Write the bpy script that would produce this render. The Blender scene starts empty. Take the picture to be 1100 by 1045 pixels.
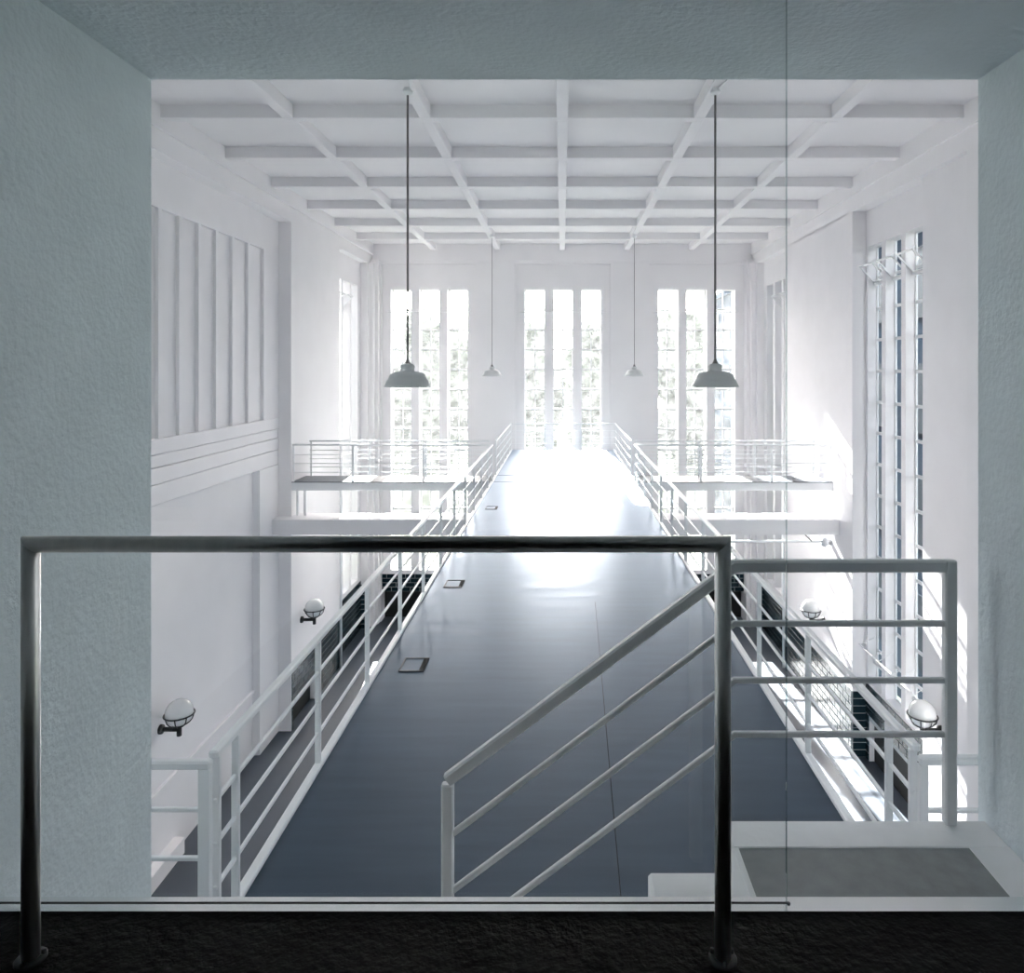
import bpy, bmesh, math, random
from mathutils import Vector, Matrix
random.seed(7)
sc = bpy.context.scene
C = sc.collection

# ------------------------------------------------------------------ camera
EYE = 3.0                      # the eye is 3 m above the footbridge deck (z = 0)
F = 758.0                      # focal length in pixels of the 1100 px wide frame
cam = bpy.data.cameras.new('camera')
cam.sensor_fit = 'HORIZONTAL'
cam.sensor_width = 36.0
cam.lens = F / 1100 * 36.0
cam.shift_x = -(604 - 550) / 1100
cam.shift_y = -(522.5 - 394) / 1100
cam.clip_start = 0.05
cam.clip_end = 400
cam_ob = bpy.data.objects.new('camera', cam)
C.objects.link(cam_ob)
cam_ob.location = (0, 0, EYE)
cam_ob.rotation_euler = (math.pi / 2, 0, 0)
sc.camera = cam_ob

# ------------------------------------------------------------------ sky, sun, exposure
SUN_DIR = Vector((0.078, -1.0, -0.51)).normalized()
world = bpy.data.worlds.new('world')
sc.world = world
world.use_nodes = True
nt = world.node_tree
nt.nodes.clear()
out = nt.nodes.new('ShaderNodeOutputWorld')
bg = nt.nodes.new('ShaderNodeBackground')
sky = nt.nodes.new('ShaderNodeTexSky')
sky.sky_type = 'NISHITA'
sky.sun_disc = False
sky.sun_elevation = math.radians(27)
sky.sun_rotation = math.radians(-4.5)
sky.air_density = 1.0
sky.dust_density = 4.0
sky.ozone_density = 1.5
hs = nt.nodes.new('ShaderNodeHueSaturation')          # milky, nearly colourless haze
hs.inputs['Saturation'].default_value = 0.25
tn = nt.nodes.new('ShaderNodeMix')
tn.data_type = 'RGBA'
tn.blend_type = 'MULTIPLY'
tn.inputs['Factor'].default_value = 1.0
for k in tn.inputs:
    if k.type == 'RGBA' and k.name == 'B':
        k.default_value = (1.08, 0.995, 0.98, 1)
nt.links.new(sky.outputs[0], hs.inputs['Color'])
nt.links.new(hs.outputs[0], [k for k in tn.inputs if k.type == 'RGBA' and k.name == 'A'][0])
hz = nt.nodes.new('ShaderNodeMix')                    # thin high haze evens the sky out
hz.data_type = 'RGBA'
hz.inputs['Factor'].default_value = 0.42
nt.links.new([k for k in tn.outputs if k.type == 'RGBA'][0], [k for k in hz.inputs if k.type == 'RGBA' and k.name == 'A'][0])
[k for k in hz.inputs if k.type == 'RGBA' and k.name == 'B'][0].default_value = (1.75, 1.78, 1.82, 1)
nt.links.new([k for k in hz.outputs if k.type == 'RGBA'][0], bg.inputs[0])
bg.inputs['Strength'].default_value = 0.85
nt.links.new(bg.outputs[0], out.inputs[0])

sun = bpy.data.lights.new('sun', 'SUN')
sun.energy = 42.0
sun.angle = math.radians(0.6)
sun.color = (1.0, 0.985, 0.96)
sun_ob = bpy.data.objects.new('sun', sun)
C.objects.link(sun_ob)
sun_ob.location = (-3, 60, 30)
sun_ob.rotation_euler = SUN_DIR.to_track_quat('-Z', 'Y').to_euler()



def portal(loc, rot, w, h):
    l = bpy.data.lights.new('sky_portal', 'AREA')
    l.shape = 'RECTANGLE'
    l.size, l.size_y = w, h
    l.cycles.is_portal = True
    o = bpy.data.objects.new('sky_portal', l)
    C.objects.link(o)
    o.location = loc
    o.rotation_euler = rot


for gx in (-4.98, 0.03, 5.03):                       # sampling guides in the window openings, they give off no light
    portal((gx, 26.93, 0.65), (-math.pi / 2, 0, 0), 2.95, 10.5)
for sx, yc, pw in ((1, 15.78, 2.7), (1, 5.99, 4.5), (-1, 5.99, 4.5), (1, 23.93, 2.7), (-1, 23.93, 2.7)):
    portal((sx * 7.93, yc, 0.65), (0, sx * math.pi / 2, 0), 10.5, pw)
sc.view_settings.view_transform = 'Standard'
sc.view_settings.look = 'None'
sc.view_settings.gamma = 1.0
sc.view_settings.use_curve_mapping = False
sc.view_settings.exposure = 1.15
sc.cycles.use_denoising = True
sc.cycles.max_bounces = 14
sc.cycles.diffuse_bounces = 10
sc.cycles.glossy_bounces = 4
sc.cycles.transparent_max_bounces = 24
sc.cycles.caustics_reflective = True
sc.cycles.caustics_refractive = False
sc.cycles.sample_clamp_indirect = 8.0
sc.cycles.blur_glossy = 1.0


# ------------------------------------------------------------------ materials
def mat(name, col, rough=0.6, metal=0.0, spec=0.5, noise=0.0, nscale=8.0, bump=0.0, bscale=40.0,
        stretch=(1, 1, 1), rvar=0.0, coat=0.0):
    m = bpy.data.materials.new(name)
    m.use_nodes = True
    n, l = m.node_tree.nodes, m.node_tree.links
    b = n['Principled BSDF']
    b.inputs['Base Color'].default_value = (*col, 1)
    b.inputs['Roughness'].default_value = rough
    b.inputs['Metallic'].default_value = metal
    b.inputs['Specular IOR Level'].default_value = spec
    b.inputs['Coat Weight'].default_value = coat
    tc = n.new('ShaderNodeTexCoord')
    mp = n.new('ShaderNodeMapping')
    mp.inputs['Scale'].default_value = stretch
    l.new(tc.outputs['Object'], mp.inputs[0])
    if noise or rvar:
        t = n.new('ShaderNodeTexNoise')
        t.inputs['Scale'].default_value = nscale
        t.inputs['Detail'].default_value = 5
        l.new(mp.outputs[0], t.inputs['Vector'])
        if noise:
            r = n.new('ShaderNodeMapRange')
            r.inputs['From Min'].default_value = 0.3
            r.inputs['From Max'].default_value = 0.7
            r.inputs['To Min'].default_value = 1 - noise
            r.inputs['To Max'].default_value = 1 + noise
            l.new(t.outputs['Fac'], r.inputs['Value'])
            mx = n.new('ShaderNodeVectorMath')
            mx.operation = 'SCALE'
            mx.inputs[0].default_value = col
            l.new(r.outputs[0], mx.inputs['Scale'])
            l.new(mx.outputs[0], b.inputs['Base Color'])
        if rvar:
            r2 = n.new('ShaderNodeMapRange')
            r2.inputs['From Min'].default_value = 0.3
            r2.inputs['From Max'].default_value = 0.7
            r2.inputs['To Min'].default_value = rough - rvar
            r2.inputs['To Max'].default_value = rough + rvar
            l.new(t.outputs['Fac'], r2.inputs['Value'])
            l.new(r2.outputs[0], b.inputs['Roughness'])
    if bump:
        t2 = n.new('ShaderNodeTexNoise')
        t2.inputs['Scale'].default_value = bscale
        t2.inputs['Detail'].default_value = 6
        l.new(mp.outputs[0], t2.inputs['Vector'])
        bp = n.new('ShaderNodeBump')
        bp.inputs['Strength'].default_value = bump
        bp.inputs['Distance'].default_value = 0.02
        l.new(t2.outputs['Fac'], bp.inputs['Height'])
        l.new(bp.outputs[0], b.inputs['Normal'])
    return m


def glass_mat(name, tint, glow, glow_col, gloss=True, rough=0.02):
    """thin pane: clear part + scattering part added for window glow, with a Fresnel reflection"""
    m = bpy.data.materials.new(name)
    m.use_nodes = True
    n, l = m.node_tree.nodes, m.node_tree.links
    n.clear()
    o = n.new('ShaderNodeOutputMaterial')
    tr = n.new('ShaderNodeBsdfTransparent')
    tr.inputs[0].default_value = (*tint, 1)
    last = tr
    if glow:
        tl = n.new('ShaderNodeBsdfTranslucent')
        tl.inputs[0].default_value = (*glow_col, 1)
        mx = n.new('ShaderNodeMixShader')
        tc = n.new('ShaderNodeTexCoord')
        t = n.new('ShaderNodeTexNoise')
        t.inputs['Scale'].default_value = 3.0
        r = n.new('ShaderNodeMapRange')
        r.inputs['From Min'].default_value = 0.3
        r.inputs['From Max'].default_value = 0.7
        r.inputs['To Min'].default_value = glow * 0.5
        r.inputs['To Max'].default_value = glow * 1.5
        gm = n.new('ShaderNodeNewGeometry')
        l.new(gm.outputs['Position'], t.inputs['Vector'])
        l.new(t.outputs['Fac'], r.inputs['Value'])
        l.new(r.outputs[0], mx.inputs[0])
        l.new(tr.outputs[0], mx.inputs[1])
        l.new(tl.outputs[0], mx.inputs[2])
        last = mx
    if gloss:
        gl = n.new('ShaderNodeBsdfGlossy')
        gl.inputs['Roughness'].default_value = rough
        lw = n.new('ShaderNodeLayerWeight')             # Schlick reflectance, the same from both faces
        lw.inputs['Blend'].default_value = 0.5
        pw = n.new('ShaderNodeMath')
        pw.operation = 'POWER'
        pw.inputs[1].default_value = 5.0
        l.new(lw.outputs['Facing'], pw.inputs[0])
        fr = n.new('ShaderNodeMath')
        fr.operation = 'MULTIPLY_ADD'
        fr.inputs[1].default_value = 0.9
        fr.inputs[2].default_value = 0.03
        l.new(pw.outputs[0], fr.inputs[0])
        m2 = n.new('ShaderNodeMixShader')
        l.new(fr.outputs[0], m2.inputs[0])
        l.new(last.outputs[0], m2.inputs[1])
        l.new(gl.outputs[0], m2.inputs[2])
        last = m2
    l.new(last.outputs[0], o.inputs[0])
    return m


M = {}
M['plaster'] = mat('white plaster', (0.815, 0.797, 0.806), 0.75, noise=0.02, nscale=1.5, bump=0.04, bscale=30)
M['ceil'] = mat('ceiling paint', (0.815, 0.797, 0.806), 0.8, noise=0.015, nscale=1.0)
M['niche'] = mat('rough niche plaster', (0.62, 0.683, 0.712), 0.85, noise=0.05, nscale=3.5, bump=0.35, bscale=38)
M['paint'] = mat('white metal paint', (0.78, 0.79, 0.80), 0.38)
M['frame'] = mat('white window paint', (0.80, 0.80, 0.80), 0.45)
M['steel'] = mat('brushed stainless steel', (0.74, 0.72, 0.69), 0.36, metal=1.0, noise=0.08, nscale=40, stretch=(1, 1, 0.1))
M['sill'] = mat('satin steel strip', (0.93, 0.93, 0.92), 0.25, metal=1.0)
M['asphalt'] = mat('black mastic floor', (0.006, 0.0064, 0.0062), 0.75, spec=0.12, noise=0.5, nscale=9, bump=0.5, bscale=45)
M['deck'] = mat('blue black sealed deck', (0.036, 0.054, 0.078), 0.40, spec=0.31, noise=0.16, nscale=2.5,
                stretch=(0.5, 4.0, 1), rvar=0.045, bump=0.015, bscale=5)
_n, _l = M['deck'].node_tree.nodes, M['deck'].node_tree.links      # blue tinted sealer coat over the dark deck
_p = _n['Principled BSDF']
_p.inputs['Specular IOR Level'].default_value = 0.0
_g = _n.new('ShaderNodeBsdfGlossy')
_g.inputs['Color'].default_value = (0.78, 0.88, 1.0, 1)
if _p.inputs['Roughness'].links:
    _l.new(_p.inputs['Roughness'].links[0].from_socket, _g.inputs['Roughness'])
if _p.inputs['Normal'].links:
    _l.new(_p.inputs['Normal'].links[0].from_socket, _g.inputs['Normal'])
_w = _n.new('ShaderNodeLayerWeight')
_w.inputs['Blend'].default_value = 0.5
_e = _n.new('ShaderNodeMath')
_e.operation = 'POWER'
_e.inputs[1].default_value = 5.0
_l.new(_w.outputs['Facing'], _e.inputs[0])
_f = _n.new('ShaderNodeMath')
_f.operation = 'MULTIPLY_ADD'
_f.inputs[1].default_value = 0.92
_f.inputs[2].default_value = 0.055
_l.new(_e.outputs[0], _f.inputs[0])
_m = _n.new('ShaderNodeMixShader')
_l.new(_f.outputs[0], _m.inputs[0])
_l.new(_p.outputs[0], _m.inputs[1])
_l.new(_g.outputs[0], _m.inputs[2])
_l.new(_m.outputs[0], _n['Material Output'].inputs[0])
M['hallfloor'] = mat('dark blue hall floor', (0.050, 0.064, 0.084), 0.4, noise=0.15, nscale=1.2, rvar=0.05)
M['tile'] = mat('dark glazed tile', (0.010, 0.024, 0.032), 0.25, spec=0.25, noise=0.4, nscale=3)
M['grout'] = mat('pale grout', (0.42, 0.45, 0.45), 0.85)
M['void'] = mat('black recess depth', (0.006, 0.007, 0.007), 0.7)  # black sheets stand in for the dark depth of the recesses
M['mat'] = mat('grey rubber mat', (0.27, 0.285, 0.29), 0.7, noise=0.12, nscale=14, bump=0.1, bscale=90)
M['border'] = mat('white painted concrete', (0.88, 0.89, 0.90), 0.7, noise=0.04, nscale=6, bump=0.12, bscale=30)
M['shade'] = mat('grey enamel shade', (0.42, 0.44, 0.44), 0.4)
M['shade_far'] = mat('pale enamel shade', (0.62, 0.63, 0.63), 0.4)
M['shade_in'] = mat('white enamel', (0.75, 0.75, 0.73), 0.4)
M['cord'] = mat('dark cord', (0.16, 0.15, 0.145), 0.6)
M['iron'] = mat('black cast iron', (0.012, 0.014, 0.014), 0.45)
M['globe'] = mat('opal glass globe', (0.74, 0.75, 0.75), 0.12, coat=0.4)
M['darkline'] = mat('black rubber joint', (0.006, 0.007, 0.008), 0.8)
M['metal_dk'] = mat('dark floor box metal', (0.045, 0.05, 0.055), 0.4, metal=0.6)
M['lid'] = mat('floor box lid', (0.05, 0.06, 0.075), 0.36, noise=0.1)
M['pane'] = glass_mat('glow window glass', (0.95, 0.97, 0.97), 0.03, (0.85, 0.88, 0.90))  # weak scatter added so the sunlit panes bloom
M['sidepane'] = glass_mat('clear side window glass', (0.80, 0.86, 0.90), 0, (0.8, 0.85, 0.9))
M['glass'] = glass_mat('clear glass sheet', (0.985, 0.992, 0.99), 0, (1, 1, 1))
M['glassedge'] = glass_mat('glass edge', (0.70, 0.78, 0.78), 0, (1, 1, 1))
M['leaf'] = mat('tree leaves', (0.13, 0.155, 0.115), 0.6, noise=0.4, nscale=0.6)
_n, _l = M['leaf'].node_tree.nodes, M['leaf'].node_tree.links
_t = _n.new('ShaderNodeBsdfTranslucent')
_t.inputs[0].default_value = (0.10, 0.115, 0.10, 1)
_m = _n.new('ShaderNodeMixShader')
_m.inputs[0].default_value = 0.4
_l.new(_n['Principled BSDF'].outputs[0], _m.inputs[1])
_l.new(_t.outputs[0], _m.inputs[2])
_l.new(_m.outputs[0], _n['Material Output'].inputs[0])
M['bark'] = mat('tree bark', (0.12, 0.10, 0.08), 0.9, noise=0.3, nscale=3)
M['ground'] = mat('dark turf ground', (0.14, 0.155, 0.12), 0.9, spec=0.0, noise=0.15, nscale=0.5)
M['slate'] = mat('dark slate cladding', (0.035, 0.05, 0.07), 0.9, spec=0.0, noise=0.2, nscale=0.6)
M['slateglass'] = mat('dark facade glass', (0.02, 0.03, 0.04), 0.6, spec=0.05)


# ------------------------------------------------------------------ helpers
def tag(o, label=None, cat=None, group=None, kind=None):
    if label: o['label'] = label
    if cat: o['category'] = cat
    if group: o['group'] = group
    if kind: o['kind'] = kind
    return o


def empty(name, loc, label=None, cat=None, group=None, kind=None):
    o = bpy.data.objects.new(name, None)
    o.empty_display_size = 0.1
    o.location = loc
    C.objects.link(o)
    return tag(o, label, cat, group, kind)


def wloc(p):
    v = Vector(p.location)
    while p.parent:
        p = p.parent
        v += p.location
    return v


def put(name, me, parent, loc=(0, 0, 0), rot=None):
    o = bpy.data.objects.new(name, me)
    C.objects.link(o)
    if parent:
        o.parent = parent
        o.location = Vector(loc) - wloc(parent)
    else:
        o.location = loc
    if rot:
        o.rotation_euler = rot
    return o


CACHE = {}


def box_mesh(dx, dy, dz, m, bev=0.0):
    k = (round(dx, 4), round(dy, 4), round(dz, 4), m, round(bev, 4))
    if k in CACHE:
        return CACHE[k]
    bm = bmesh.new()
    bmesh.ops.create_cube(bm, size=1)
    bmesh.ops.scale(bm, vec=(dx, dy, dz), verts=bm.verts)
    if bev:
        bmesh.ops.bevel(bm, geom=list(bm.edges), offset=bev, segments=1, affect='EDGES')
    me = bpy.data.meshes.new('box')
    bm.to_mesh(me)
    bm.free()
    me.materials.append(M[m])
    CACHE[k] = me
    return me


def box(name, x0, x1, y0, y1, z0, z1, m, parent=None, bev=0.0):
    return put(name, box_mesh(x1 - x0, y1 - y0, z1 - z0, m, bev), parent,
               ((x0 + x1) / 2, (y0 + y1) / 2, (z0 + z1) / 2))


def boxes(name, bl, m, parent=None):
    """one continuous piece made of several blocks, in world coordinates"""
    bm = bmesh.new()
    for (x0, x1, y0, y1, z0, z1) in bl:
        if x1 < x0: x0, x1 = x1, x0
        vs = [bm.verts.new(p) for p in ((x0, y0, z0), (x1, y0, z0), (x1, y1, z0), (x0, y1, z0),
                                        (x0, y0, z1), (x1, y0, z1), (x1, y1, z1), (x0, y1, z1))]
        for f in ((0, 3, 2, 1), (4, 5, 6, 7), (0, 1, 5, 4), (1, 2, 6, 5), (2, 3, 7, 6), (3, 0, 4, 7)):
            bm.faces.new([vs[i] for i in f])
    me = bpy.data.meshes.new(name)
    bm.to_mesh(me)
    bm.free()
    me.materials.append(M[m])
    o = put(name, me, None)
    if parent:
        o.parent = parent
        o.location = -wloc(parent)
    return o


def tube_mesh(p, q, r, m, n=12, r2=None):
    p, q = Vector(p), Vector(q)
    r2 = r if r2 is None else r2
    t = (q - p).normalized()
    a = t.cross(Vector((0, 0, 1)) if abs(t.z) < 0.9 else Vector((1, 0, 0))).normalized()
    b = t.cross(a)
    vs, fs = [], []
    for c, rr in ((p, r), (q, r2)):
        for i in range(n):
            an = 2 * math.pi * i / n
            vs.append(c + (a * math.cos(an) + b * math.sin(an)) * rr)
    for i in range(n):
        j = (i + 1) % n
        fs.append((i, j, n + j, n + i))
    fs.append(tuple(range(n))[::-1])
    fs.append(tuple(range(n, 2 * n)))
    me = bpy.data.meshes.new('tube')
    me.from_pydata([tuple(v) for v in vs], [], fs)
    for k in range(n):
        me.polygons[k].use_smooth = True
    me.materials.append(M[m])
    return me


def tube(name, p, q, r, m, parent=None, n=12, r2=None):
    """tube from p to q (world); object origin at p"""
    p, q = Vector(p), Vector(q)
    return put(name, tube_mesh((0, 0, 0), q - p, r, m, n, r2), parent, p)


def lathe_mesh(prof, m, n=32):
    vs, fs = [], []
    for (r, z) in prof:
        for i in range(n):
            a = 2 * math.pi * i / n
            vs.append((r * math.cos(a), r * math.sin(a), z))
    for k in range(len(prof) - 1):
        for i in range(n):
            j = (i + 1) % n
            fs.append((k * n + i, k * n + j, (k + 1) * n + j, (k + 1) * n + i))
    me = bpy.data.meshes.new('lathe')
    me.from_pydata(vs, [], fs)
    for p in me.polygons:
        p.use_smooth = True
    me.materials.append(M[m])
    return me


def sweep(pts, prof, m, smooth=False):
    """mitred sweep of a closed profile along a polyline in an XZ plane: one mesh per straight length.
    prof: list of (a, y): a along the in-plane perpendicular, y along Y"""
    pts = [Vector(p) for p in pts]
    N = len(pts)
    seg = [(pts[i + 1] - pts[i]).normalized() for i in range(N - 1)]
    perp = [Vector((-s.z, 0, s.x)) for s in seg]
    rings = []
    for i in range(N):
        if i == 0: mv = perp[0]
        elif i == N - 1: mv = perp[-1]
        else:
            mv = perp[i - 1] + perp[i]
            mv = mv / mv.dot(perp[i])
        rings.append([pts[i] + mv * a + Vector((0, y, 0)) for a, y in prof])
    k = len(prof)
    res = []
    for i in range(N - 1):
        vs = [tuple(v - pts[i]) for v in rings[i]] + [tuple(v - pts[i]) for v in rings[i + 1]]
        fs = [(j, (j + 1) % k, k + (j + 1) % k, k + j) for j in range(k)]
        fs += [tuple(range(k))[::-1], tuple(range(k, 2 * k))]
        me = bpy.data.meshes.new('sweep')
        me.from_pydata(vs, [], fs)
        if smooth:
            for j in range(k): me.polygons[j].use_smooth = True
        me.materials.append(M[m])
        res.append((me, pts[i]))
    return res


def circ(r, n=16):
    return [(r * math.cos(2 * math.pi * i / n), r * math.sin(2 * math.pi * i / n)) for i in range(n)]


def rrect(a, y, c):
    return [(-a, -y + c), (-a + c, -y), (a - c, -y), (a, -y + c), (a, y - c), (a - c, y), (-a + c, y), (-a, y - c)]


ZF = -6.5          # hall floor
ZC = 7.58          # ceiling slab underside
ZB = 7.35          # beam undersides
ZT, ZS = 5.9, -4.6  # window head and sill
YN, YF = 2.85, 26.4  # inner faces of the end walls

# ------------------------------------------------------------------ the hall shell
floor = boxes('floor', [(-8.2, 8.2, YN - 0.4, YF + 0.6, ZF - 0.3, ZF)], 'hallfloor')
tag(floor, 'dark blue polished floor far below the footbridge', 'floor', kind='structure')

ceiling = boxes('ceiling', [(-8.2, 8.2, YN - 0.4, YF + 0.6, ZC, ZC + 0.4)], 'ceil')
tag(ceiling, 'white coffered ceiling with a grid of shallow beams', 'ceiling', kind='structure')
rows = [5.30, 7.64, 9.98, 12.33, 14.69, 17.04, 19.42, 21.76, 24.07]
lx = [-4.8, -2.4, 0.0, 2.4, 4.8]
for r in rows:                                   # cross beams run wall to wall
    box('cross_beam', -7.12, 7.12, r, r + 0.2, ZB, ZC + 0.01, 'ceil', ceiling, 0.01)
ys = [YN] + rows + [YF]
for x in lx:                                     # long beams fit between the cross beams
    for i in range(len(ys) - 1):
        y0 = ys[i] + (0.2 if i else 0)
        box('long_beam', x - 0.1, x + 0.1, y0, ys[i + 1], ZB, ZC + 0.01, 'ceil', ceiling, 0.01)

for s, nm in ((-1, 'trim_1'), (1, 'trim_2')):
    t = boxes(nm, [(s * 7.02, s * 8.1, YN, YF + 0.3, 7.16, ZC + 0.005), (s * 7.07, s * 8.1, YN, YF + 0.3, 6.78, 7.16)], 'plaster')
    tag(t, 'stepped white cornice along the %s edge of the coffered ceiling' % ('left' if s < 0 else 'right'),
        'cornice', kind='structure')
t = boxes('trim_3', [(-7.1, 7.1, YF - 0.14, YF + 0.3, 6.95, ZC + 0.004)], 'plaster')
tag(t, 'plain white frieze above the three tall windows at the end', 'cornice', kind='structure')


def slots_of(y0, w, gap, n=3):
    return [(y0 + i * (w + gap), y0 + i * (w + gap) + w) for i in range(n)]


SR = slots_of(14.47, 0.74, 0.20)       # right bay windows
SN = slots_of(3.8, 0.74, 0.17, 5)        # unseen bays added beside the near wall to brighten hall and niche
SB = slots_of(22.62, 0.74, 0.20)       # far bays, both sides


def bay_with_slots(s, y0, y1, xi, slots, niche=None, xout=7.95):
    xo = s * xout
    xi = s * xi
    bl = []
    edges = [y0] + [v for ab in slots for v in ab] + [y1]
    for i in range(0, len(edges), 2):
        if edges[i + 1] - edges[i] > 0.005:
            bl.append((xi, xo, edges[i], edges[i + 1], ZS, ZT))
    bl.append((xi, xo, y0, y1, ZT, 6.8))
    if niche:
        n0, n1, nz = niche
        bl += [(xi, xo, y0, y1, nz, ZS), (xi, xo, y0, n0, ZF, nz), (xi, xo, n1, y1, ZF, nz)]
    else:
        bl.append((xi, xo, y0, y1, ZF, ZS))
    return bl


wr = [(7.07, 8.1, YN, 3.6, ZF, 6.8), (6.65, 8.1, 8.4, 11.6, ZF, 6.8), (7.2, 8.1, 11.6, 14.1, ZF, 6.8), (7.07, 7.66, 17.2, 22.4, ZF, 6.8), (7.07, 8.1, 25.6, YF + 0.3, ZF, 6.8)]
wr += bay_with_slots(1, 14.1, 17.2, 7.40, SR, (14.25, 17.0, -5.5), 7.66)
wr += bay_with_slots(1, 3.6, 8.4, 7.40, SN)
wr += bay_with_slots(1, 22.4, 25.6, 7.32, SB, None, 7.70)
wall_right = boxes('wall_right', wr, 'plaster')
tag(wall_right, 'white right wall with pilasters, tall slot windows and dark tiled foot', 'wall', kind='structure')
box('recess_dark', 7.52, 7.60, 14.25, 17.0, ZF, -5.5, 'void', wall_right)

wl = [(-8.1, -7.07, YN, 3.6, ZF, 6.8), (-8.1, -7.07, 8.4, 11.5, ZF, 6.8),
      (-8.1, -7.58, 11.5, 18.4, ZF, 6.8),                      # back of the panelled bay
      (-7.58, -7.40, 11.5, 18.4, 5.92, 6.8),
      (-7.58, -7.48, 11.5, 17.5, 1.68, 5.92),
      (-7.58, -7.40, 17.5, 18.4, 1.68, 5.92),
      (-7.58, -7.40, 17.26, 18.4, ZF, 0.46),
      (-7.58, -7.44, 11.5, 18.4, 0.46, 1.68),
      (-8.1, -7.07, 18.4, 22.4, -5.8, 6.8), (-8.1, -7.07, 20.2, 22.4, ZF, -5.8),
      (-8.1, -7.07, 18.4, 18.5, ZF, -5.8), (-8.1, -7.95, 18.5, 20.2, ZF, -5.8),
      (-8.1, -7.07, 25.6, YF + 0.3, ZF, 6.8)]
wl += bay_with_slots(-1, 3.6, 8.4, 7.40, SN)
wl += bay_with_slots(-1, 22.4, 25.6, 7.32, SB, None, 7.70)
wall_left = boxes('wall_left', wl, 'plaster')
tag(wall_left, 'white left wall with a ribbed blind panel, pilaster and tiled foot', 'wall', kind='structure')
box('recess_dark', -7.30, -7.22, 18.5, 20.2, ZF, -5.8, 'void', wall_left)
for y in (12.20, 12.95, 13.65, 14.38, 15.1, 15.85, 16.65):
    box('rib', -7.49, -7.41, y, y + 0.10, 1.68, 5.92, 'plaster', wall_left)
for z0, z1, x in ((0.46, 0.85, -7.40), (0.85, 1.15, -7.385), (1.15, 1.39, -7.40), (1.39, 1.68, -7.375)):
    box('lintel_band', -7.46, x, 11.5, 18.4, z0 + 0.012, z1, 'plaster', wall_left, 0.012)
box('dado_ledge', -7.6, -7.52, 11.5, 17.26, -4.98, -4.90, 'plaster', wall_left, 0.01)
box('plinth', -7.6, -7.38, 11.5, 13.8, ZF, ZF + 0.32, 'plaster', wall_left, 0.01)

# end wall with the three groups of slot windows
GX = (-4.98, 0.03, 5.03)
PW, SW = 1.06, 0.76
farslots = [[(g + k * PW - SW / 2, g + k * PW + SW / 2) for k in (-1, 0, 1)] for g in GX]
wf = []
yA, yR, yB = YF - 0.1, YF + 0.02, YF + 0.55
edges = [-8.1]
for g in GX:
    edges += [g - 1.77, g + 1.77]
edges.append(8.1)
for i in range(0, len(edges), 2):
    wf.append((edges[i], edges[i + 1], yA, yB, ZF, 7.0))
for g, sl in zip(GX, farslots):
    wf.append((g - 1.77, g + 1.77, yA, yB, 6.83, 7.0))
    wf.append((g - 1.77, g + 1.77, yR, yB, ZT, 6.83))
    wf.append((g - 1.77, g + 1.77, yR, yB, -5.4, ZS))
    e = [g - 1.77] + [v for ab in sl for v in ab] + [g + 1.77]
    for i in range(0, len(e), 2):
        wf.append((e[i], e[i + 1], yR, yB, ZS, ZT))
    wf.append((g - 1.77, g + 1.77, yB - 0.06, yB, ZF, -5.4))
wall_far = boxes('wall_far', wf, 'plaster')
tag(wall_far, 'white end wall with three groups of tall slot windows', 'wall', kind='structure')
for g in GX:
    box('recess_dark', g - 1.77, g + 1.77, yB - 0.12, yB - 0.055, ZF, -5.4, 'void', wall_far)
for s in (-1, 1):
    boxes('corner_pilaster', [(s * 6.80, s * 7.08, YF - 0.35, YF - 0.09, ZF, 6.95),
                              (s * 6.92, s * 7.08, YF - 0.60, YF - 0.34, ZF, 6.80)], 'plaster', wall_far)

# near wall of the hall around the opening of the stair niche
NXL, NXR, NZT = -1.66, 1.68, 4.16
wn = [(-8.1, NXL, 2.62, YN, ZF, ZC), (NXR, 8.1, 2.62, YN, ZF, ZC), (NXL, NXR, 2.62, YN, NZT, ZC), (NXL, NXR, 2.5, YN, ZF, -0.36)]
wall_near = boxes('wall_near', wn, 'niche')
tag(wall_near, 'rough grey plaster edge of the square opening onto the hall', 'wall', kind='structure')

# the stair niche the camera stands in
o = boxes('wall_niche_left', [(NXL - 0.3, NXL, -2.6, 2.62, -0.4, NZT + 0.3)], 'niche')
tag(o, 'rough blue grey plaster reveal left of the opening', 'wall', kind='structure')
o = boxes('wall_niche_right', [(NXR, NXR + 0.3, -2.6, 2.62, -0.4, NZT + 0.3)], 'niche')
tag(o, 'rough blue grey plaster reveal right of the opening', 'wall', kind='structure')
o = boxes('ceiling_niche', [(NXL - 0.3, NXR + 0.3, -2.6, 2.62, NZT, NZT + 0.3)], 'niche')
tag(o, 'rough blue grey plaster soffit over the opening', 'ceiling', kind='structure')
o = boxes('wall_niche_back', [(NXL - 0.3, NXR + 0.3, -2.8, -2.6, 1.0, NZT + 0.3)], 'niche')
tag(o, 'plain grey wall behind the viewpoint', 'wall', kind='structure')
ZN = EYE - 1.545        # niche floor
o = boxes('floor_niche', [(NXL, NXR, -2.6, 1.998, 0.9, ZN)], 'asphalt')
tag(o, 'rough black mastic floor in the foreground', 'floor', kind='structure')
o = boxes('floor_stairwell', [(NXL, NXR, 1.9, 3.65, -0.36, 0.0), (NXL - 0.9, NXL, YN, 3.65, -0.36, 0.0),
                              (NXR, NXR + 0.9, YN, 3.65, -0.36, 0.0)], 'deck')
tag(o, 'dark floor at the foot of the stairs before the footbridge', 'floor', kind='structure')
o = boxes('wall_under_niche', [(NXL, NXR, 1.9, 1.995, 0.0, 0.9)], 'border')
tag(o, 'white riser wall under the black foreground floor', 'wall', kind='structure')
st = empty('trim_4', (0, 2.02, ZN), 'pale steel edge strip between the black floor and the landing', 'edge strip', kind='structure')
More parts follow.
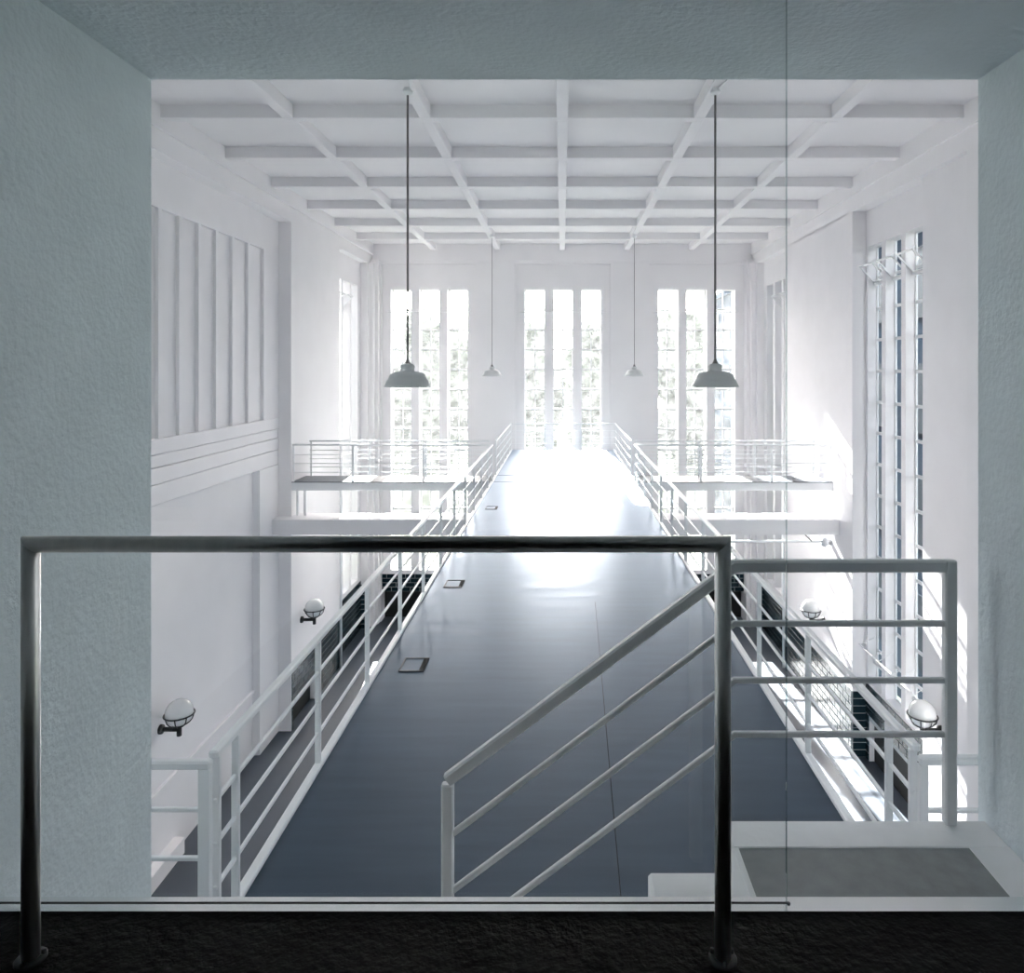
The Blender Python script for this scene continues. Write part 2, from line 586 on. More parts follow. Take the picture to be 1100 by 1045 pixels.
box('edge_plate', NXL, NXR, 1.998, 2.052, ZN - 0.22, ZN + 0.004, 'sill', st)
box('glass_groove', NXL, 0.647, 2.0265, 2.0315, ZN + 0.0035, ZN + 0.0055, 'darkline', st)


# ------------------------------------------------------------------ tiles on the foot of the walls
TW, TH = 0.345, 0.178


def tile_face(parent, axis, fixed, sign, a0, a1, z0, z1, hole=None):
    """tiles in running bond on a wall face. axis 'x': face normal along x, a runs along y"""
    g = 0.02
    th = 0.022
    nrow = int(round((z1 - z0) / TH))
    h = (z1 - z0) / nrow
    if axis == 'x':
        boxes('grout_bed', [(fixed, fixed + sign * 0.006, a0, a1, z0 if not hole else hole[3], z1)] +
              ([] if not hole else [(fixed, fixed + sign * 0.006, a0, hole[0], z0, hole[3]),
                                    (fixed, fixed + sign * 0.006, hole[1], a1, z0, hole[3])]), 'grout', parent)
    else:
        y0, y1 = sorted((fixed, fixed + sign * 0.006))
        boxes('grout_bed', [(a0, a1, y0, y1, z0 if not hole else hole[3], z1)] +
              ([] if not hole else [(a0, hole[0], y0, y1, z0, hole[3]), (hole[1], a1, y0, y1, z0, hole[3])]), 'grout', parent)
    for r in range(nrow):
        zz0, zz1 = z0 + r * h + g / 2, z0 + (r + 1) * h - g / 2
        spans = [(a0, a1)]
        if hole and zz0 < hole[3] - 0.03:
            spans = [(a0, hole[0]), (hole[1], a1)]
        for (p, q) in spans:
            if q - p < 0.05: continue
            n = max(1, int(round((q - p) / TW)))
            w = (q - p) / n
            cuts = [p + k * w for k in range(n + 1)]
            if r % 2 and n > 1:
                cuts = [p] + [p + (k + 0.5) * w for k in range(n)] + [q]
            for k in range(len(cuts) - 1):
                c0, c1 = cuts[k] + g / 2, cuts[k + 1] - g / 2
                t = th + random.choice((0, 0.001, 0.002))
                if axis == 'x':
                    x0, x1 = sorted((fixed, fixed + sign * t))
                    box('tile', x0, x1, c0, c1, zz0, zz1, 'tile', parent, 0.004)
                else:
                    y0, y1 = sorted((fixed, fixed + sign * t))
                    box('tile', c0, c1, y0, y1, zz0, zz1, 'tile', parent, 0.004)


ZD = -4.9
tile_face(wall_left, 'x', -7.07, 1, 18.42, 22.4, ZF, ZD, (18.5, 20.2, None, -5.8))
tile_face(wall_left, 'y', 25.6, -1, -7.32, -7.07, ZF, ZD)
tile_face(wall_right, 'x', 7.07, -1, 17.2, 22.4, ZF, ZD)
tile_face(wall_left, 'x', -7.32, 1, 22.4, 25.6, ZF, -4.75)
tile_face(wall_right, 'x', 7.32, -1, 22.4, 25.6, ZF, -4.75)
tile_face(wall_right, 'y', 25.6, -1, 7.07, 7.32, ZF, ZD)
tile_face(wall_right, 'y', 17.2, -1, 7.07, 7.40, ZF, ZD)
tile_face(wall_right, 'x', 7.40, -1, 14.1, 17.18, ZF, -4.66, (14.25, 17.0, None, -5.5))
tile_face(wall_far, 'y', yR, -1, GX[0] - 1.77, GX[0] + 1.77, -5.4, -4.75)
tile_face(wall_far, 'y', yR, -1, GX[2] - 1.77, GX[2] + 1.77, -5.4, -4.75)
tile_face(wall_far, 'y', yA, -1, GX[0] + 1.77, GX[0] + 2.6, ZF, ZD)
tile_face(wall_far, 'y', yA, -1, GX[2] - 2.6, GX[2] - 1.77, ZF, ZD)

# ------------------------------------------------------------------ windows
NROW = 14
RH = (ZT - ZS) / NROW


def slot_window(name, ax, c, lo, hi, label, pane, half=True):
    """ax 'y': slot in the end wall, glass at y=c, lo..hi along x. ax 'x': slot in a side wall, glass at x=c, lo..hi along y"""
    mid = (lo + hi) / 2
    base = (mid, c, ZS) if ax == 'y' else (c, mid, ZS)
    w = empty(name, base, label, 'window', kind='structure')

    def bx(nm, a0, a1, t, z0, z1, m, bev=0):
        if ax == 'y':
            return box(nm, a0, a1, c - t, c + t, z0, z1, m, w, bev)
        return box(nm, c - t, c + t, a0, a1, z0, z1, m, w, bev)

    fw = 0.035 if half else 0.026
    fd = 0.04 if half else 0.022
    for a0, a1 in ((lo, lo + fw), (hi - fw, hi)):
        bx('frame_stile', a0, a1, fd, ZS, ZT, 'frame')
    for z0, z1 in ((ZS, ZS + fw), (ZT - fw, ZT)):
        bx('frame_rail', lo + fw, hi - fw, fd, z0, z1, 'frame')
    bw = 0.022 if half else 0.0
    if half:
        for r in range(NROW):
            bx('upright_bar', mid - bw, mid + bw, 0.02, ZS + r * RH + (fw if r == 0 else 0.035), ZS + (r + 1) * RH - (fw if r == NROW - 1 else 0.035), 'frame')
    for r in range(1, NROW):
        z = ZS + r * RH
        bx('glazing_bar', lo + fw, hi - fw, 0.6 * fd, z - 0.035, z + 0.035, 'frame')
    cols = ((lo + fw, mid - bw), (mid + bw, hi - fw)) if half else ((lo + fw, hi - fw),)
    for r in range(NROW):
        z0 = ZS + r * RH + (fw if r == 0 else 0.035)
        z1 = ZS + (r + 1) * RH - (fw if r == NROW - 1 else 0.035)
        for a0, a1 in cols:
            if ax == 'y':
                me = quad_mesh(a1 - a0, z1 - z0, 'y', pane)
                put('pane', me, w, ((a0 + a1) / 2, c, (z0 + z1) / 2))
            else:
                me = quad_mesh(a1 - a0, z1 - z0, 'x', pane)
                put('pane', me, w, (c, (a0 + a1) / 2, (z0 + z1) / 2))
    return w


def quad_mesh(a, h, ax, m):
    k = ('q', round(a, 4), round(h, 4), ax, m)
    if k in CACHE: return CACHE[k]
    if ax == 'y':
        vs = [(-a / 2, 0, -h / 2), (a / 2, 0, -h / 2), (a / 2, 0, h / 2), (-a / 2, 0, h / 2)]
    else:
        vs = [(0, -a / 2, -h / 2), (0, a / 2, -h / 2), (0, a / 2, h / 2), (0, -a / 2, h / 2)]
    me = bpy.data.meshes.new('pane')
    me.from_pydata(vs, [], [(0, 1, 2, 3)])
    me.materials.append(M[m])
    CACHE[k] = me
    return me


wn_ = 0
gname = ('left', 'middle', 'right')
for gi, sl in enumerate(farslots):
    for k, (a, b) in enumerate(sl):
        wn_ += 1
        slot_window('window_%d' % wn_, 'y', YF + 0.36, a, b,
                    'tall white %s slot window of the %s group in the bright end wall' % (gname[k], gname[gi]), 'pane')
for k, (a, b) in enumerate(SR):
    wn_ += 1
    slot_window('window_%d' % wn_, 'x', 7.63, a, b,
                '%s slot window of the large dark-glazed group in the right wall' % ('nearest', 'middle', 'farthest')[k], 'sidepane', False)
for s in (-1, 1):
    for k, (a, b) in enumerate(SB):
        wn_ += 1
        slot_window('window_%d' % wn_, 'x', s * 7.66, a, b,
                    '%s slot window of the far bay in the %s wall beside the end wall' % (('nearest', 'middle', 'farthest')[k], 'left' if s < 0 else 'right'),
                    'pane', False)


for s in (-1, 1):  # windows of the added near bays, letting in more sky light
    for k, (a, b) in enumerate(SN):
        wn_ += 1
        slot_window('window_%d' % wn_, 'x', s * 7.74, a, b,
                    '%s added slot window of the unseen near bay in the %s wall beside the opening' % (('nearest', 'second', 'third', 'fourth', 'farthest')[k], 'left' if s < 0 else 'right'),
                    'sidepane', False)


def hopper(s, xg, y0, y1, z, label, group):
    """small bottom-hung sash tilted into the hall"""
    L, tilt = 0.56, math.radians(44)
    root = empty('hopper_sash', (s * xg, (y0 + y1) / 2, z), label, 'window sash', group)
    mid = (y0 + y1) / 2
    w = (y1 - y0) - 0.05
    rot = (0, -s * tilt, 0)
    dirv = Vector((-s * math.sin(tilt), 0, math.cos(tilt)))
    base = Vector((s * xg, mid, z))
    for yy in (-w / 2, w / 2):
        put('sash_stile', box_mesh(0.03, 0.04, L, 'frame'), root, base + dirv * (L / 2) + Vector((0, yy, 0)), rot)
    for t in (0.02, L - 0.02):
        put('sash_rail', box_mesh(0.03, w - 0.04, 0.04, 'frame'), root, base + dirv * t, rot)
    put('pane', quad_mesh(w - 0.04, L - 0.08, 'x', 'glass'), root, base + dirv * (L / 2), rot)
    top = base + dirv * (L - 0.05)
    for yy in (-w / 2, w / 2):
        tube('stay', top + Vector((0, yy, 0)), base + Vector((s * 0.02, yy, L * 1.02)), 0.008, 'frame', root, 6)
    box('hinge_rail', s * xg - 0.05, s * xg + 0.05, y0 + 0.036, y1 - 0.036, z - 0.06, z - 0.01, 'frame', root)


for k, (a, b) in enumerate(SR):
    hopper(1, 7.57, a, b, 5.03, 'white tilted sash at the head of the %s slot in the right wall' % ('nearest', 'middle', 'farthest')[k], 'open sashes in the right wall')
    hopper(1, 7.57, a, b, -4.1, 'white tilted sash at the foot of the %s slot in the right wall' % ('nearest', 'middle', 'farthest')[k], 'open sashes in the right wall')
for s in (-1, 1):
    for k, (a, b) in enumerate(SB[:2]):
        hopper(s, 7.58, a, b, 5.03, 'white tilted sash in the %s slot of the far %s bay' % (('nearest', 'middle')[k], 'left' if s < 0 else 'right'), 'open sashes in the far bays')
for g, nm in zip(GX, gname):
    rd = empty('opening_rod', (g, YF + 0.1, 5.04), 'thin horizontal opening rod across the %s end windows' % nm, 'rod', 'window opening rods')
    tube('rod', (g - 1.62, YF + 0.0, 5.04), (g + 1.62, YF + 0.0, 5.04), 0.014, 'frame', rd, 8)
    for e in (-1.58, -0.53, 0.53, 1.58):
        box('rod_bracket', g + e - 0.03, g + e + 0.03, YF - 0.012, YF + 0.021, 5.0, 5.08, 'frame', rd)

# ------------------------------------------------------------------ footbridge
BL, BR = -1.80, 1.86
br = empty('footbridge', (0, YN, 0), 'long dark footbridge running down the middle of the hall', 'footbridge')
box('deck', BL, BR, 3.65, 25.5, -0.34, 0.0, 'deck', br)
for x0, x1 in ((BL - 0.06, BL), (BR, BR + 0.06)):
    box('edge_channel', x0, x1, 3.70, 25.5, -0.38, 0.03, 'paint', br, 0.008)
for y in (18.4, 19.5):
    box('joint_strip', BL, BR, y - 0.02, y + 0.02, -0.01, 0.004, 'darkline', br)
o = put('floor_seam', tube_mesh((0.33, 3.9, 0.0), (0.42, 9.0, 0.0), 0.0025, 'darkline', 6), br, (0, 0, 0))

RT = 0.985
PL, PR = -1.832, 1.892


def railing_y(name, x, y0, y1, ysp, label, dirn=1, end_post=True):
    """railing along Y at x"""
    r = empty(name, (x, y0, 0), label, 'railing', 'footbridge railings')
    box('top_rail', x - 0.026, x + 0.026, y0 - 0.022, y1, RT - 0.045, RT, 'paint', r, 0.01)
    for y in ysp:
        box('post', x - 0.021, x + 0.021, y - 0.012, y + 0.012, 0.03, RT - 0.045, 'paint', r, 0.003)
    for h in (0.25, 0.48, 0.71):
        box('rail_bar', x - 0.011, x + 0.011, y0, y1, h - 0.011, h + 0.011, 'paint', r, 0.004)
    return r


yp = [3.74] + [3.96 + 1.335 * i for i in range(11)] + [18.36]
railing_y('bridge_railing', PL, 3.72, 18.36, yp, 'long white railing on the left edge of the footbridge')
railing_y('bridge_railing', PR, 3.79, 18.36, [3.81] + [4.09 + 1.345 * i for i in range(11)] + [18.36], 'long white railing on the right edge of the footbridge')
yp2 = [19.45, 20.6, 21.75, 22.9, 24.05, 25.2]
railing_y('bridge_railing', PL, 19.43, 25.25, yp2, 'short white railing left of the bridge end near the windows')
railing_y('bridge_railing', PR, 19.43, 25.25, yp2, 'short white railing right of the bridge end near the windows')


def railing_x(name, y, x0, x1, xs, label, group, zt=RT, bars=(0.25, 0.48, 0.71), sz=0.022, base=-0.2, cat='railing'):
    r = empty(name, ((x0 + x1) / 2, y, 0), label, cat, group)
    box('top_rail', x0, x1, y - 0.024, y + 0.024, zt - 0.045, zt, 'paint', r, 0.01)
    for x in xs:
        box('post', x - sz, x + sz, y - 0.018, y + 0.018, base, zt - 0.045, 'paint', r, 0.003)
    for h in bars:
        box('rail_bar', x0, x1, y - 0.011, y + 0.011, h - 0.011, h + 0.011, 'paint', r, 0.004)
    return r


railing_x('bridge_railing', 25.25, PL + 0.03, PR - 0.03, [-0.62, 0.65], 'white end railing of the footbridge before the middle windows', 'footbridge railings', base=0.001)
# cross pieces where the bridge meets the near wall
railing_x('gap_railing', 3.62, -2.55, -1.80, [-1.832], 'white railing between left wall edge and the near bridge railing', 'near gap railings', sz=0.03, base=0.0, bars=(0.25, 0.48, 0.73))
railing_x('gap_railing', 3.66, 1.848, 2.55, [1.87], 'white railing behind the right stair post by the wall edge', 'near gap railings', sz=0.022, base=0.0, bars=(0.25, 0.70)[:1] + (0.70,))

# side balconies and their railings
for s, nm, px in ((-1, 'left', PL), (1, 'right', PR)):
    a, b = sorted((s * 7.065, s * 1.862 if s < 0 else 1.922))
    bal = empty('balcony', ((a + b) / 2, 18.9, -0.22), 'narrow %s balcony walkway joining the footbridge to the side wall' % nm, 'balcony', 'side balconies')
    box('slab', a, b, 18.4, 19.45, -0.23, -0.02, 'paint', bal, 0.006)
    box('walking_surface', a, b, 18.405, 19.445, -0.02, 0.0, 'hallfloor', bal)
    xs = [s * v for v in (3.62, 5.47, 7.02)]
    lo, hi = sorted((s * 7.05, s * 1.92))
    railing_x('balcony_railing', 18.43, lo, hi, xs, 'white front railing of the %s balcony' % nm, 'balcony railings', base=0.0)
    railing_x('balcony_railing', 19.40, sorted((s * 6.95, s * 1.99))[0], sorted((s * 6.95, s * 1.99))[1], [s * v for v in (3.75, 5.3, 6.9)], 'white back railing of the %s balcony towards the windows' % nm, 'balcony railings', base=0.0)
gd = empty('girder', (0, 18.4, -1.3), 'thick white cross girder under the balconies and footbridge', 'girder')
boxes('beam', [(-7.395, 7.065, 17.98, 18.395, -1.28, -0.90), (-7.065, 7.065, 18.395, 18.8, -1.28, -0.90)], 'plaster', gd)
for x in (-6.95, -6.75, 6.9):
    boxes('strut', [(x - 0.03, x + 0.03, 18.5, 18.56, -0.90, -0.231)], 'paint', gd)
boxes('bridge_bearing', [(-1.5, 1.5, 18.15, 18.65, -0.90, -0.341)], 'plaster', gd)
pp = empty('pipe', (4.5, 18.6, -1.62), 'thin white pipe under the cross girder on the right', 'pipe')
tube('pipe_run', (2.0, 18.6, -1.60), (6.85, 18.6, -1.60), 0.035, 'paint', pp, 12)
put('pipe_flange', lathe_mesh([(0.0, 0), (0.12, 0), (0.14, 0.05), (0.14, 0.1), (0.09, 0.14), (0.09, 0.23), (0.0, 0.23)], 'paint', 20), pp, (6.84, 18.6, -1.60), (0, math.pi / 2, 0))
for x in (2.4, 4.6, 6.5):
    box('pipe_hanger', x - 0.012, x + 0.012, 18.588, 18.612, -1.57, -1.281, 'paint', pp)
hk = tube('hook', (6.2, 18.05, -1.281), (6.38, 18.05, -1.46), 0.014, 'iron', None, 8)
tag(hk, 'small bent hook hanging under the right end of the girder', 'hook')
for s, nm in ((-1, 'left'), (1, 'right')):
    dp = empty('downpipe', (s * 7.0, 22.3, ZF), 'slim white downpipe at the edge of the far %s window bay' % nm, 'pipe', 'wall downpipes')
    tube('pipe_run', (s * 7.0, 22.3, ZF), (s * 7.0, 22.3, 0.5), 0.042, 'paint', dp, 10)
    for z in (-5.0, -2.5, -0.2):
        boxes('pipe_clip', [(s * 7.0, s * 7.045, 22.25, 22.35, z, z + 0.05)], 'paint', dp)

# floor outlet boxes let into the bridge deck
for (x, y, lab) in ((-1.49, 7.1, 'nearest flush floor box on the footbridge left side'),
                    (-1.49, 9.75, 'second flush floor box on the footbridge left side'),
                    (-1.50, 15.0, 'farthest flush floor box on the footbridge left side')):
    fb = empty('floor_box', (x, y, 0), lab, 'floor box', 'floor boxes in the deck')
    w, d = 0.125, 0.16
    box('lid', x - w + 0.012, x + w - 0.05, y - d + 0.02, y + d - 0.012, 0.0, 0.003, 'deck', fb)
    box('frame_bar', x - w, x + w, y - d, y - d + 0.02, 0.0, 0.010, 'metal_dk', fb)
    box('frame_bar', x - w, x + w, y + d - 0.012, y + d, 0.0, 0.010, 'metal_dk', fb)
    box('frame_bar', x - w, x - w + 0.012, y - d + 0.02, y + d - 0.012, 0.0, 0.010, 'metal_dk', fb)
    box('cable_flap', x + w - 0.05, x + w, y - d + 0.02, y + d - 0.012, 0.0, 0.012, 'darkline', fb)

# ------------------------------------------------------------------ stair landing, stairs and their railing
ZL = EYE - 1.80
land = empty('stair_landing', (1.17, 2.4, 0.0), 'grey matted stair landing with white border at the right', 'landing')
boxes('landing_block', [(0.64, NXR - 0.002, 2.053, 2.80, 0.001, ZL - 0.012)], 'border', land)
box('border_far', 0.64, NXR - 0.002, 2.645, 2.80, ZL - 0.012, ZL, 'border', land, 0.004)
box('border_side', 1.525, NXR - 0.002, 2.053, 2.645, ZL - 0.012, ZL, 'border', land)
box('mat', 0.66, 1.525, 2.053, 2.645, ZL - 0.012, ZL - 0.004, 'mat', land)
box('nosing', 0.64, 0.66, 2.053, 2.645, ZL - 0.012, ZL - 0.001, 'border', land)
stair = empty('staircase', (-0.2, 2.4, 0.0), 'white edged stairs going down left from the landing to the bridge', 'stairs')
GO = 0.30
for i in range(1, 6):
    z = ZL - 0.2 * i
    x1 = 0.639 - GO * (i - 1)
    x0 = x1 - GO
    box('tread_border', x0, x1, 2.645, 2.80, 0.001, z, 'border', stair, 0.012)
    boxes('step', [(x0, x1, 2.053, 2.644, 0.001, z - 0.008)], 'border', stair)
    box('tread_mat', x0 + 0.03, x1, 2.055, 2.642, z - 0.008, z - 0.002, 'mat', stair)

YR = 2.78
K = YR / F


def PX(x, y):
    return Vector(((x - 604) * K, YR, EYE - (y - 394) * K))


sr = empty('stair_railing', (0.68, YR, ZL), 'white railing along the landing that slopes down left with the stairs', 'railing')
bend, low, postx = 789, 481, 1020
slope = 0.745
lens_top = [PX(low, 607.5 + slope * (bend - low)), PX(bend, 607.5), PX(postx - 6, 607.5)]
hw = 6.5 * K
for me, p in sweep(lens_top, rrect(hw, 0.02, 0.008), 'paint'):
    put('top_rail', me, sr, p)
for yy in (669.5, 730.5, 788.5):
    for me, p in sweep([PX(low + 5, yy + slope * (bend - low - 5)), PX(bend, yy), PX(postx - 6, yy)], rrect(3.1 * K, 0.010, 0.004), 'paint'):
        put('rail_bar', me, sr, p)
pz = PX(postx, 601).z
box('post', PX(postx, 0).x - 6.5 * K, PX(postx, 0).x + 6.5 * K, YR - 0.019, YR + 0.019, ZL, pz, 'paint', sr, 0.006)
plow = PX(low, 607.5 + slope * (bend - low) + 4)
box('post', plow.x - 6.5 * K, plow.x + 6.5 * K, YR - 0.0185, YR + 0.0185, ZL - 0.2 * 3.999, plow.z, 'paint', sr, 0.006)

# ------------------------------------------------------------------ steel guard rail and glass sheet in front
YS = 1.84
ks = YS / F
rt = empty('guard_rail', ((400 - 604) * ks, YS, ZN), 'brushed steel tube guard rail standing on the black foreground floor', 'railing')
xl, xr = (33 - 604) * ks, (776.5 - 604) * ks
zt = EYE - (584.5 - 394) * ks
rr = 0.0212
segs = sweep([(xl, YS, ZN), (xl, YS, zt), (xr, YS, zt), (xr, YS, ZN)], circ(rr, 28), 'steel', True)
for nm, (me, p) in zip(('post', 'top_rail', 'post'), segs):
    put(nm, me, rt, p)
for x in (xl, xr):
    pl = put('base_plate', lathe_mesh([(0.0, 0.008), (0.021, 0.008), (0.034, 0.007), (0.037, 0.004), (0.037, 0.0)], 'iron', 24), rt, (x, YS, ZN))
    for a in (0.5, 2.6, 4.7):
        put('bolt', lathe_mesh([(0.0, 0.012), (0.006, 0.012), (0.007, 0.0)], 'iron', 6), pl, (x + 0.029 * math.cos(a), YS + 0.029 * math.sin(a), ZN + 0.004))
gx1 = (845 - 604) * 2.028 / F
gl = empty('glass_screen', (-0.5, 2.028, ZN), 'clear frameless glass sheet behind the steel guard rail', 'glass screen')
box('glass_sheet', NXL + 0.002, gx1 - 0.0015, 2.023, 2.033, ZN + 0.005, NZT - 0.002, 'glass', gl)
box('glass_edge', gx1 - 0.0015, gx1, 2.023, 2.033, ZN + 0.005, NZT - 0.002, 'glassedge', gl)
put('foot_clip', lathe_mesh([(0, 0.003), (0.005, 0.003), (0.0055, 0.0), (0.0, 0.0)], 'metal_dk', 10), gl, (gx1 + 0.005, 2.026, ZN + 0.004))


# ------------------------------------------------------------------ pendant lamps
def pendant(x, y, zb, sc_, shade, label):
    root = empty('pendant_lamp', (x, y, ZB), label, 'lamp', 'enamel pendant lamps')
    s = sc_
    prof = [(0.0, 0.365), (0.05, 0.365), (0.085, 0.352), (0.106, 0.328), (0.108, 0.30), (0.10, 0.285), (0.103, 0.245),
            (0.20, 0.228), (0.255, 0.205), (0.285, 0.165), (0.296, 0.118), (0.312, 0.112), (0.335, 0.06), (0.362, 0.006),
            (0.362, 0.0), (0.355, 0.002)]
    put('shade', lathe_mesh([(r * s, z * s) for r, z in prof], shade, 40), root, (x, y, zb))
    inn = [(0.355, 0.002), (0.325, 0.06), (0.29, 0.115), (0.25, 0.19), (0.10, 0.22), (0.0, 0.225)]
    put('inner_reflector', lathe_mesh([(r * s, z * s) for r, z in inn], 'shade_in', 40), root, (x, y, zb))
    bp = [(0.0, -0.012), (0.06, -0.010), (0.12, 0.0), (0.13, 0.03), (0.10, 0.08), (0.06, 0.12), (0.05, 0.21)]
    put('bulb', lathe_mesh([(r * s, z * s) for r, z in bp], 'globe', 24), root, (x, y, zb))
    put('socket', lathe_mesh([(0.0, 0.46 * s), (0.012, 0.46 * s), (0.018, 0.43 * s), (0.03, 0.40 * s), (0.045, 0.372 * s), (0.05, 0.36 * s)], 'cord', 16), root, (x, y, zb))
    tube('cord', (x, y, zb + 0.45 * s), (x, y, ZB - 0.10), 0.017 if sc_ > 0.9 else 0.009, 'cord', root, 8)
    box('ceiling_bracket', x - 0.05, x + 0.05, y - 0.04, y + 0.04, ZB - 0.05, ZB, 'paint', root, 0.01)
    put('ceiling_rose', lathe_mesh([(0.0, -0.12), (0.03, -0.12), (0.075, -0.09), (0.08, -0.05), (0.0, -0.05)], 'paint', 20), root, (x, y, ZB))
    tube('conduit', (x + 0.05, y - 0.03, ZB - 0.02), (x + 0.12, y - 0.5, ZB - 0.02), 0.012, 'paint', root, 8)
    return root


zl = EYE - (415.5 - 394) * 11.0 / F
pendant(-2.41, 11.0, zl, 1.0, 'shade', 'large grey enamel pendant lamp hanging near on the left')
pendant(2.385, 11.0, zl, 1.0, 'shade', 'large grey enamel pendant lamp hanging near on the right')
zl2 = EYE - (404.0 - 394) * 23.2 / F
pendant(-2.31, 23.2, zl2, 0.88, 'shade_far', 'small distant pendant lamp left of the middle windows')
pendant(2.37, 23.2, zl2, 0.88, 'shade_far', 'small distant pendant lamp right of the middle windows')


# ------------------------------------------------------------------ caged globe lights on the side walls
def globe_light(s, xw, y, z, label):
    """bracket on the wall at x = s*xw, arm towards the hall, globe in a half cage"""
    root = empty('wall_light', (s * xw, y, z), label, 'wall light', 'caged globe wall lights')
    d = -s
    xc = s * xw + d * 0.36
    R = 0.245
    zc = z + 0.32
    put('wall_plate', lathe_mesh([(0, 0.07), (0.05, 0.07), (0.085, 0.05), (0.09, 0.0)], 'iron', 20), root, (s * xw, y, z), (0, d * math.pi / 2, 0))
    tube('arm', (s * xw + d * 0.05, y, z), (xc, y, z), 0.042, 'iron', root, 12)
    tube('stem', (xc, y, z - 0.12), (xc, y, zc - R + 0.02), 0.045, 'iron', root, 12)
    prof = [(0.0, -R)] + [(R * math.sin(a), -R * math.cos(a)) for a in [math.pi * i / 16 for i in range(1, 16)]] + [(0.0, R)]
    put('globe', lathe_mesh(prof, 'globe', 28), root, (xc, y, zc))
    cg = empty('cage', (xc, y, zc))
    cg.parent = root
    cg.location = Vector((xc, y, zc)) - root.location
    for (rad, zz, tr) in ((R + 0.018, -0.03, 0.014), (0.10, -0.235, 0.014)):
        ring = [(rad + tr * math.cos(t), zz + tr * math.sin(t)) for t in [2 * math.pi * i / 8 for i in range(9)]]
        put('cage_ring', lathe_mesh(ring, 'iron', 28), cg, (xc, y, zc))
    Rc = R + 0.018
    for k in range(8):
        ph = 2 * math.pi * k / 8 + 0.2
        angs = [math.radians(v) for v in (-172, -155, -138, -120, -97)]
        vs, fs = [], []
        for a in angs:
            c = Vector((Rc * math.sin(-a), 0, Rc * math.cos(a)))
            nrm = c.normalized()
            for q in range(6):
                t = 2 * math.pi * q / 6
                v = c + nrm * 0.011 * math.cos(t) + Vector((0, 0.011 * math.sin(t), 0))
                vs.append(tuple(Matrix.Rotation(ph, 3, 'Z') @ v))
        for i in range(len(angs) - 1):
            for q in range(6):
                fs.append((i * 6 + q, i * 6 + (q + 1) % 6, (i + 1) * 6 + (q + 1) % 6, (i + 1) * 6 + q))
        me = bpy.data.meshes.new('cage_wire')
        me.from_pydata(vs, [], fs)
        me.materials.append(M['iron'])
        put('cage_wire', me, cg, (xc, y, zc))


globe_light(-1, 7.58, 13.3, -3.83, 'caged globe light low on the left wall above the gap railing')
globe_light(-1, 7.07, 19.1, -3.84, 'caged globe light farther along the left wall beyond the pilaster')
globe_light(1, 7.20, 13.4, -3.90, 'caged globe light low on the right wall beside the stair post')
globe_light(1, 7.07, 19.05, -3.84, 'caged globe light farther along the right wall beyond the pilaster')

# ------------------------------------------------------------------ outside
gr = boxes('ground', [(-90, 90, YF + 0.6, 160, -7.3, -7.0), (-90, -8.2, -30, YF + 0.6, -7.3, -7.0), (8.2, 90, -30, YF + 0.6, -7.3, -7.0)], 'ground')
tag(gr, 'dark sunlit turf outside the windows', 'ground', kind='structure')


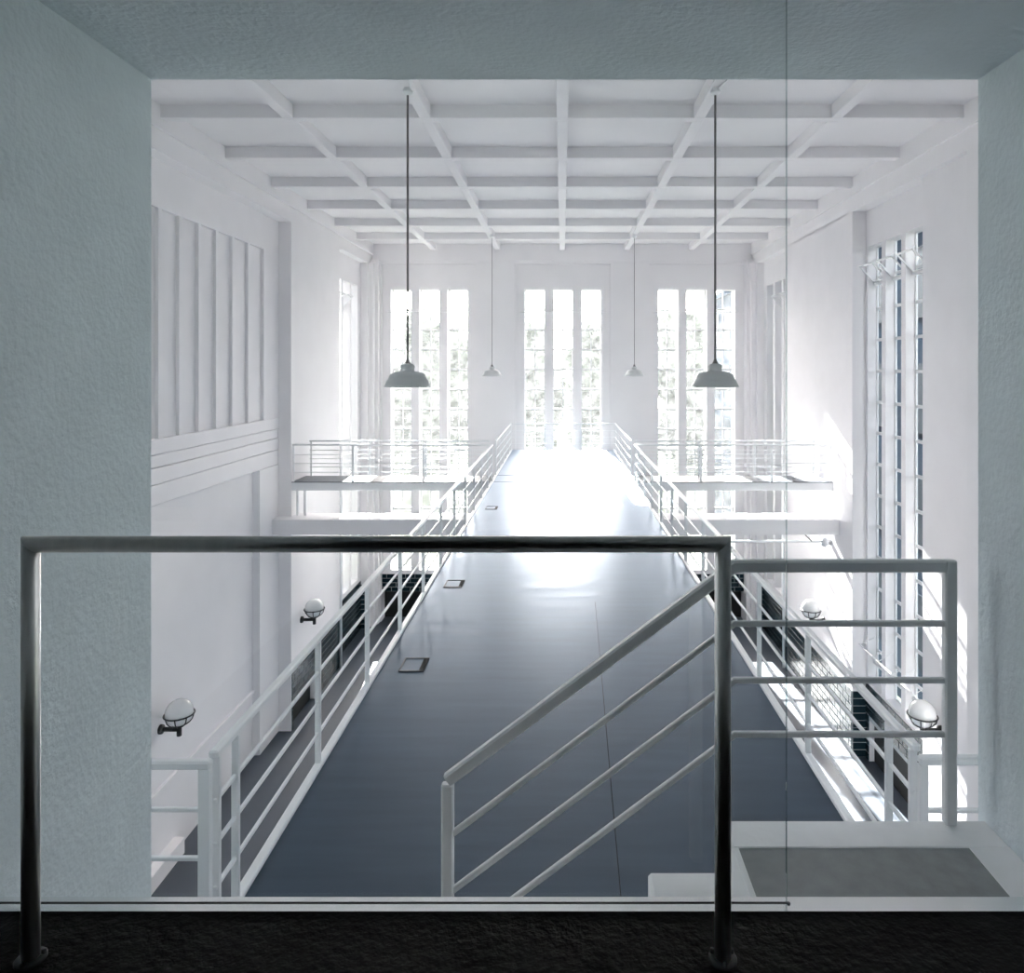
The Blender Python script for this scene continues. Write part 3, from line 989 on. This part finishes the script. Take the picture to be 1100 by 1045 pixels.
def tree(x, y, h, spread, label, seed):
    rnd = random.Random(seed)
    root = empty('tree', (x, y, -7.0), label, 'tree', 'trees outside the end windows')
    tube('trunk', (x, y, -7.0), (x + rnd.uniform(-.4, .4), y, -7.0 + h * 0.6), 0.28, 'bark', root, 8, 0.12)
    vs, fs = [], []
    blobs = []
    for i in range(44):
        a = rnd.uniform(0, 2 * math.pi)
        r = spread * math.sqrt(rnd.random()) * 0.8
        zz = h * (0.10 + 0.82 * rnd.random())
        blobs.append((Vector((r * math.cos(a), r * math.sin(a), zz)), spread * rnd.uniform(0.25, 0.45)))
    for c, br_ in blobs:
        for k in range(150):
            v = Vector((rnd.gauss(0, 1), rnd.gauss(0, 1), rnd.gauss(0, 1))).normalized() * br_ * rnd.random() ** 0.33
            p = c + v
            a = Vector((rnd.gauss(0, 1), rnd.gauss(0, 1), rnd.gauss(0, 1))).normalized()
            b = a.orthogonal().normalized()
            s = rnd.uniform(0.3, 0.6)
            i0 = len(vs)
            vs += [tuple(p - a * s), tuple(p + b * s * 0.5), tuple(p + a * s), tuple(p - b * s * 0.5)]
            fs.append((i0, i0 + 1, i0 + 2, i0 + 3))
    me = bpy.data.meshes.new('foliage')
    me.from_pydata(vs, [], fs)
    me.materials.append(M['leaf'])
    f = put('foliage', me, root, (x, y, -7.0))
    f['kind'] = 'stuff'


TREES = ((-17.5, 62, 13.0, 3.5, 'leafy tree outside the leftmost end window slot'),
         (-10.2, 60, 14.2, 3.4, 'tall leafy tree outside the left group of end windows'),
         (-3.0, 63, 12.6, 3.3, 'leafy tree outside between the left and middle end windows'),
         (3.4, 60, 11.6, 2.9, 'lower leafy tree outside the right half of the middle end windows'),
         (10.8, 61, 13.4, 3.2, 'leafy tree outside the right group of end windows'),
         (17.6, 64, 14.0, 3.4, 'tall leafy tree outside the rightmost end window slot'),
         (-16.0, 78, 17.0, 4.2, 'large hazy tree in the back row behind the left end windows'),
         (-5.6, 81, 15.6, 4.2, 'large hazy tree in the back row left of centre'),
         (4.6, 78, 15.0, 4.2, 'large hazy tree in the back row right of centre'),
         (14.4, 81, 16.8, 4.2, 'large hazy tree in the back row behind the right end windows'))
for i, (x, y, h, s, lab) in enumerate(TREES):
    tree(x, y, h, s, lab, 100 + i)

nb = empty('building', (11.0, 32, -7.0), 'dark slate clad neighbouring building seen through the right wall windows', 'building')
boxes('wall', [(10.2, 17.0, 14.0, 48.0, -7.0, 7.4)], 'slate', nb)
boxes('roof', [(10.0, 17.2, 13.8, 48.2, 7.4, 7.7)], 'slate', nb)
for y in range(16, 47, 3):
    for z in (-5.5, -2.2, 1.1, 4.4):
        box('window', 10.17, 10.23, y, y + 1.4, z, z + 2.0, 'slateglass', nb)

nb = empty('building', (-15.0, 32, -7.0), 'pale unseen building added outside the left wall windows to cut sky light', 'building')
boxes('wall', [(-22.0, -15.0, 12.0, 48.0, -7.0, 7.6)], 'grout', nb)  # added block that holds back sky from the left windows
boxes('roof', [(-22.2, -14.8, 11.8, 48.2, 7.6, 7.9)], 'slate', nb)
for y in range(14, 47, 4):
    for z in (-5.5, -2.2, 1.1, 4.4):
        box('window', -15.03, -14.97, y, y + 1.4, z, z + 2.0, 'slateglass', nb)
